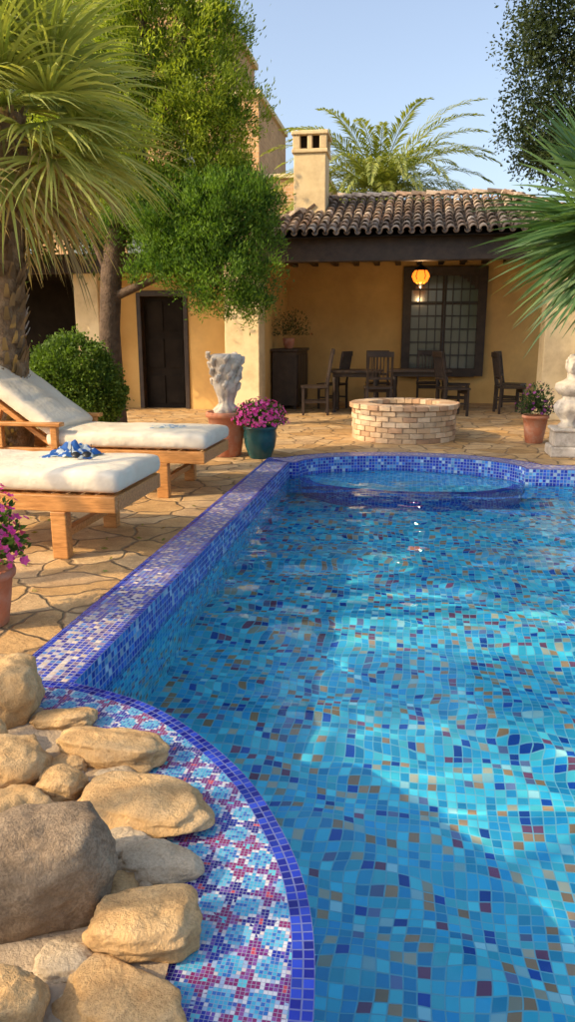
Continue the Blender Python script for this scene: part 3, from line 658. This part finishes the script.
m.obj("brick_ring",M_brick,e,bevel=.008)
m=MB(); m.lathe([(.80,.0),(.80,.52),(.60,.52),(.60,.2),(.01,.2)],48,cx,cy); m.obj("mortar_core",M_mortar,e)

# ------------------------------------------------------------------ villa
vl=empty("mediterranean_villa")
m=MB()
m.box(-3.1,3.6,18.5,18.8,0,3.4)
m.box(-3.35,-3.1,15.5,18.5,0,3.365)
m.box(-7.1,-6.0,16,16.25,0,3.2); m.box(-4.9,-3.35,16,16.25,0,3.2); m.box(-6.0,-4.9,16,16.25,2.5,3.2)
m.obj("walls",M_stucco,vl)
m=MB()
m.box(-3.78,-3.07,14.9,15.5,0.12,3.0); m.box(-3.82,-3.03,14.86,15.54,0,.12)
m.box(2.42,3.15,14.9,15.5,.12,2.975); m.box(2.38,3.19,14.86,15.54,0,.12)
m.box(-7.2,-6.66,15.4,15.98,0,2.9)
m.box(-10.6,-10.05,15.4,15.98,0,2.9)
m.obj("columns",M_cream,vl,bevel=.02)
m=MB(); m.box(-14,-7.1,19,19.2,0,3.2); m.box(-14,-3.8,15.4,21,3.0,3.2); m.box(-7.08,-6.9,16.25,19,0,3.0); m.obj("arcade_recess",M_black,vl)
m=MB(); m.box(-14,-3.85,15.2,15.39,2.86,3.24)
m.box(-3.15,3.5,14.9,15.12,2.98,3.40)
for i in range(14): m.box(-2.95+i*.49,-2.83+i*.49,15.121,18.5,3.20,3.36)
m.box(-3.4,3.55,15.13,18.49,3.37,3.41)
m.obj("roof_beams",M_dark,vl,bevel=.01)
m=MB(); m.box(-5.93,-4.97,16.16,16.20,0,2.42)
for zz in (.1,.9,1.7): 
    for xx in (-5.85,-5.40): m.box(xx,xx+.36,16.13,16.158,zz,zz+.62)
m.obj("door_leaf",M_black,vl)  # leaf coloured near-black to stand for a dark open doorway
m=MB()
for a in ((-6.03,-5.93),(-4.97,-4.87)): m.box(*a,15.96,16.2,0,2.5)
m.box(-5.93,-4.97,15.96,16.2,2.42,2.54)
m.obj("door_frame",M_dark,vl,bevel=.01)
x0,x1,z0,z1=-.22,1.55,.75,3.05
m=MB(); m.box(x0,x1,18.44,18.497,z0,z1); m.obj("window_glass",M_glass,vl)
m=MB()
m.box(x0-.08,x0+.12,18.32,18.495,z0-.1,z1+.1); m.box(x1-.12,x1+.08,18.32,18.495,z0-.1,z1+.1); m.box(x0+.12,x1-.12,18.32,18.495,z1-.1,z1+.1); m.box(x0+.12,x1-.12,18.30,18.495,z0-.12,z0+.08)
m.box(x0+.83,x0+.93,18.36,18.436,z0+.08,z1-.1); m.box(x0+.12,x1-.12,18.37,18.43,z1-.75,z1-.68)
for sx in (0,1):
    bx=x0+.12 if sx==0 else x1-.12
    for k in range(5):
        h_=.30*(1-k/5)**1.5; a=bx+(k*.09 if sx==0 else -k*.09-.09); m.box(a,a+.09,18.325,18.36,z1-.101-h_,z1-.101)
m.obj("window_frame",M_dark,vl,bevel=.004)
m=MB()
for i in range(1,8):
    xx=x0+.12+i*(x1-x0-.24)/8; m.box(xx-.012,xx+.012,18.30,18.322,z0+.08,z1-.1)
for i in range(1,7):
    zz=z0+.08+i*(z1-z0-.18)/7; m.box(x0+.12,x1-.12,18.368,18.40,zz-.016,zz+.016)
m.obj("window_grille",M_iron,vl)
ex0,ex1,ey0,ey1,ez=-3.12,3.55,14.62,20.4,3.44; rx0,rx1,ry,rz=-1.80,1.75,17.5,4.50
E=[Vector((ex0,ey0,ez)),Vector((ex1,ey0,ez)),Vector((ex1,ey1,ez)),Vector((ex0,ey1,ez))]; R0=Vector((rx0,ry,rz)); R1=Vector((rx1,ry,rz))
m=MB(); dz=Vector((0,0,-.05)); m.add([p+dz for p in E+[R0,R1]],[(0,1,5,4),(1,2,5),(2,3,4,5),(3,0,4),(3,2,1,0)]); m.obj("roof_deck",M_black,vl)
m=MB()
TC=[(.46,.34,.25),(.54,.42,.32),(.38,.28,.20),(.62,.51,.40),(.30,.23,.18),(.50,.35,.25),(.68,.57,.46)]
def half(m,a,b,nrm,r0,r1,col):
    d=(b-a).normalized(); s=d.cross(nrm).normalized(); n=6; vs=[]
    for p,r in((a,r0),(b,r1)):
        for i in range(n+1):
            t=math.pi*i/n; vs.append(p+s*r*math.cos(t)+nrm*r*math.sin(t))
    fs=[(i,i+1,n+2+i,n+1+i) for i in range(n)]; m.add(vs,fs,col,True)
    vs=[]
    for k in(1,.78):
        for i in range(n+1):
            t=math.pi*i/n; vs.append(a+s*r0*k*math.cos(t)+nrm*r0*k*math.sin(t))
    m.add(vs,[(i+1,i,n+1+i,n+2+i) for i in range(n)],tuple(c*.7 for c in col))
def tileplane(A,B,T0,T1):
    ed=(B-A); W=ed.length; ed.normalize()
    sl=(T0-A)-ed*((T0-A).dot(ed)); H=sl.length; sl.normalize(); nrm=ed.cross(sl).normalized()
    if nrm.z<0: nrm=-nrm
    la=(T0-A).dot(ed); lb=W-(T1-A).dot(ed)
    sp_=.20; row=.30; ncol=int(W/sp_)
    for r in range(int(H/row)+1):
        t0=r*row; f=min(1,t0/H); lo=la*f; hi=W-lb*f
        for c in range(ncol+1):
            x=c*sp_+.1
            if x<lo-.02 or x>hi+.02: continue
            j=random.uniform(-.015,.015); L=min(.37,H-t0+.05)
            if L<.08: continue
            p=A+ed*(x+j)+sl*(t0-.02+random.uniform(-.02,.02))+nrm*(.035+random.uniform(0,.02)); q=A+ed*(x+j*.5)+sl*(t0+L)+nrm*.01
            g=random.uniform(.7,1.25); col=tuple(k*g for k in random.choice(TC)); half(m,p,q,nrm,.082,.068,col)
            x2=x+sp_/2
            if x2<hi:
                p=A+ed*x2+sl*(t0-.01)+nrm*.045; q=A+ed*x2+sl*(t0+L)+nrm*.02; g=random.uniform(.5,.8); col=tuple(k*g for k in random.choice(TC)); half(m,p,q,-nrm,.06,.05,col)
tileplane(E[0],E[1],R0,R1); tileplane(E[1],E[2],R1,R1); tileplane(E[3],E[0],R0,R0)
for a,b in((E[0],R0),(E[1],R1),(R0,R1)):
    d=b-a; L=d.length; n=int(L/.32); up=Vector((0,0,1))
    nn=(up-d.normalized()*up.dot(d.normalized())).normalized()
    for i in range(n):
        p=a+d*(i/n)+nn*.07; q=a+d*((i+1.12)/n)+nn*.045; g=random.uniform(.8,1.2); half(m,p,q,nn,.11,.09,tuple(k*g for k in random.choice(TC)))
m.obj("roof_tiles",M_tile,vl)
m=MB(); cx0,cx1,cy0,cy1=-2.58,-1.92,16.2,16.85
m.box(cx0,cx1,cy0,cy1,3.5,5.22); 
for (a,b) in((cx0-.02,cx0+.13),(cx0+.28,cx1-.28),(cx1-.13,cx1+.02)):
    for (c,d) in((cy0-.02,cy0+.12),(cy1-.12,cy1+.02)): m.box(a,b,c,d,5.30,5.56)
m.box(cx0-.04,cx1+.04,cy0-.04,cy1+.04,5.221,5.299); m.box(cx0-.05,cx1+.05,cy0-.05,cy1+.05,5.561,5.64)
m.obj("chimney",M_cream,vl,bevel=.015)
m=MB(); m.box(cx0+.1,cx1-.1,cy0+.1,cy1-.1,5.3,5.56); m.obj("chimney_flue",M_black,vl)

tb=empty("brick_tower_house"); m=MB()
m.box(-14,-6.9,27,33,0,12.2); m.box(-6.9,-5.6,27.4,33,0,9.6); m.box(-5.6,-3.3,27.8,32,0,7.0)
m.obj("walls",M_tower,tb)
m=MB(); m.box(-14.1,-6.75,26.88,33.1,12.2,12.42); m.box(-6.88,-5.5,27.28,33,9.6,9.78); m.box(-5.58,-3.2,27.68,32,7,7.15)
for i in range(12): m.box(-14+i*.62,-13.72+i*.62,26.9,27.2,12.42,12.8)
m.obj("cornices",M_cream,tb,bevel=.02)
m=MB()
for xx in(-12.5,-10.4,-8.3):
    for zz in(4,7,9.8): m.box(xx,xx+.8,26.96,27.0,zz,zz+1.4)
m.box(-5.0,-4.3,27.76,27.8,4.6,5.8); m.obj("windows",M_glass,tb)

# ------------------------------------------------------------------ lantern
e=empty("hanging_lantern",(.08,16.0,-.04)); m=MB()
m.lathe([(.02,3.04),(.05,3.01),(.15,2.94),(.16,2.925),(.13,2.92)],10); m.lathe([(.07,2.66),(.04,2.62),(.01,2.58)],10)
m.tube([(0,0,3.02),(0,0,3.38)],[.01,.01],6)
for k in range(6):
    a=k*math.pi/3; m.tube([(.135*math.cos(a),.135*math.sin(a),2.92),(.19*math.cos(a),.19*math.sin(a),2.80),(.07*math.cos(a),.07*math.sin(a),2.65)],[.009]*3,6)
m.obj("metal_frame",M_iron,e)
mm=NT("amber_glass"); mm.pbr((.9,.30,.04),.4,None,.3,0,(1,.20,.015),2.2); m=MB(); m.lathe([(.07,2.66),(.14,2.71),(.18,2.80),(.17,2.86),(.125,2.92)],14); m.obj("amber_glass",mm.m,e)
ld=D.lights.new("lamp_bulb",'POINT'); ld.energy=18; ld.color=(1,.62,.28); ld.shadow_soft_size=.02; lo=D.objects.new("lamp_bulb",ld); lo.location=(0,0,2.56); link(lo,e)

# ------------------------------------------------------------------ furniture
def chair(x,y,rot,s=1.18):
    e=empty("dining_chair",(x,y,0),rot,s); m=MB()
    for sx in(-1,1):
        m.box(sx*.2-.02,sx*.2+.02,-.22,-.18,0,.44); m.beam((sx*.2,.20,0),(sx*.2,.19,.5),.04,.04); m.beam((sx*.2,.19,.48),(sx*.2,.28,1.04),.04,.035)
        m.box(sx*.2-.012,sx*.2+.012,-.18,.18,.2,.23)
    m.box(-.23,.23,-.235,.21,.44,.475); m.box(-.18,.18,-.21,-.19,.36,.43)
    m.beam((-.22,.285,1.02),(.22,.285,1.02),.035,.09); m.beam((-.2,.21,.62),(.2,.21,.62),.025,.04)
    for i in range(5): xx=-.12+i*.06; m.beam((xx,.21,.62),(xx,.28,1.0),.018,.025)
    m.obj("frame",M_dark,e,bevel=.005)
def table(x,y,lx,ly,h=.88):
    e=empty("dining_table",(x,y,0)); m=MB(); m.box(-lx/2,lx/2,-ly/2,ly/2,h-.05,h); m.box(-lx/2+.08,lx/2-.08,-ly/2+.08,ly/2-.08,h-.14,h-.052)
    for sx in(-1,1):
        for sy in(-1,1): m.lathe([(.045,0),(.03,.06),(.05,.3),(.035,.45),(.05,.62),(.05,h-.145)],12,sx*(lx/2-.12),sy*(ly/2-.12))
    m.obj("table",M_dark,e,bevel=.008)
chair(-1.98,15.3,-1.4,1.25); chair(-1.75,16.6,-1.9); table(-1.2,16.1,1.1,.9); chair(-.78,17.1,.1); chair(-.70,15.5,3.3,1.2)
table(.15,16.5,1.3,.9); chair(.80,15.5,1.9,1.2); chair(.35,17.4,0); chair(.95,16.9,1.4)
chair(2.15,17.2,1.2); chair(2.0,16.2,1.7); 
e=empty("sideboard_cabinet"); m=MB(); m.box(-3.05,-2.5,16.2,17.8,.08,1.25); m.box(-3.08,-2.46,16.15,17.85,1.252,1.31); 
for i in range(4): m.box(-2.498,-2.48,16.25+i*.39,16.6+i*.39,.14,1.18)
for yy in(16.25,17.7): m.box(-2.6,-2.52,yy,yy+.07,0,.079); m.box(-3.02,-2.94,yy,yy+.07,0,.079)
m.obj("body",M_dark,e,bevel=.01)
e=empty("potted_houseplant"); m=MB(); m.lathe([(.08,1.312),(.12,1.4),(.14,1.52),(.12,1.54)],20,-2.75,16.6); m.obj("pot",M_terra,e)
flowers(e,(-2.7,16.6,1.6),.5,10,leafn=900,hs=1.2,gc=((.03,.05,.02),(.12,.14,.05)),col=((.3,.05,.05),(.4,.1,.05)))
n=150; P=np.stack([rng.uniform(-5,-1.9,n),rng.uniform(3,12,n),np.full(n,.006)],-1); dd=unit(n); dd[:,2]=np.abs(dd[:,2])*.15; dd/=np.linalg.norm(dd,axis=1)[:,None]
tt=rng.uniform(size=(n,1)); V,F,C=leaves(P,dd,rng.uniform(.03,.07,n),.010,np.array([.30,.17,.05])*(1-tt)+np.array([.20,.24,.06])*tt); np_obj("fallen_leaves",V,F,C,M_leaf)

# ------------------------------------------------------------------ light & camera
az=Vector((-.86,-.51)); el=34
w=D.worlds.new("World"); SC.world=w; w.use_nodes=True; nt=w.node_tree; bg=nt.nodes['Background']
s=nt.nodes.new('ShaderNodeTexSky'); s.sky_type='NISHITA'; s.sun_disc=False; s.sun_elevation=rad(el); s.sun_rotation=math.atan2(az.x,az.y); s.air_density=1.0; s.dust_density=3.5; s.ozone_density=1.2
hs=nt.nodes.new('ShaderNodeHueSaturation'); hs.inputs['Saturation'].default_value=.82; hs.inputs['Value'].default_value=1.9
nt.links.new(s.outputs[0],hs.inputs['Color']); nt.links.new(hs.outputs[0],bg.inputs[0]); bg.inputs[1].default_value=.15
sd=D.lights.new("sun",'SUN'); sd.energy=5; sd.angle=rad(.5); sd.color=(1,.76,.45); so=D.objects.new("sun",sd)
dirv=Vector((az.x*math.cos(rad(el)),az.y*math.cos(rad(el)),math.sin(rad(el)))); so.rotation_euler=dirv.to_track_quat('Z','Y').to_euler(); so.location=(-10,-6,12); link(so)
try:
    sd.cycles.is_caustics_light=True; water.cycles.is_caustics_caster=True
    for o in RECV: o.cycles.is_caustics_receiver=True
except Exception as ex: print("caustics",ex)
cd=D.cameras.new("camera"); cd.sensor_fit='VERTICAL'; cd.sensor_height=36; cd.lens=26; cd.clip_end=2000; cd.clip_start=.05
co=D.objects.new("camera",cd); co.location=(0,0,1.6); co.rotation_euler=(rad(90-13.4),0,rad(9.5)); link(co); SC.camera=co
SC.view_settings.view_transform='Standard'; SC.view_settings.look='None'; SC.view_settings.exposure=0
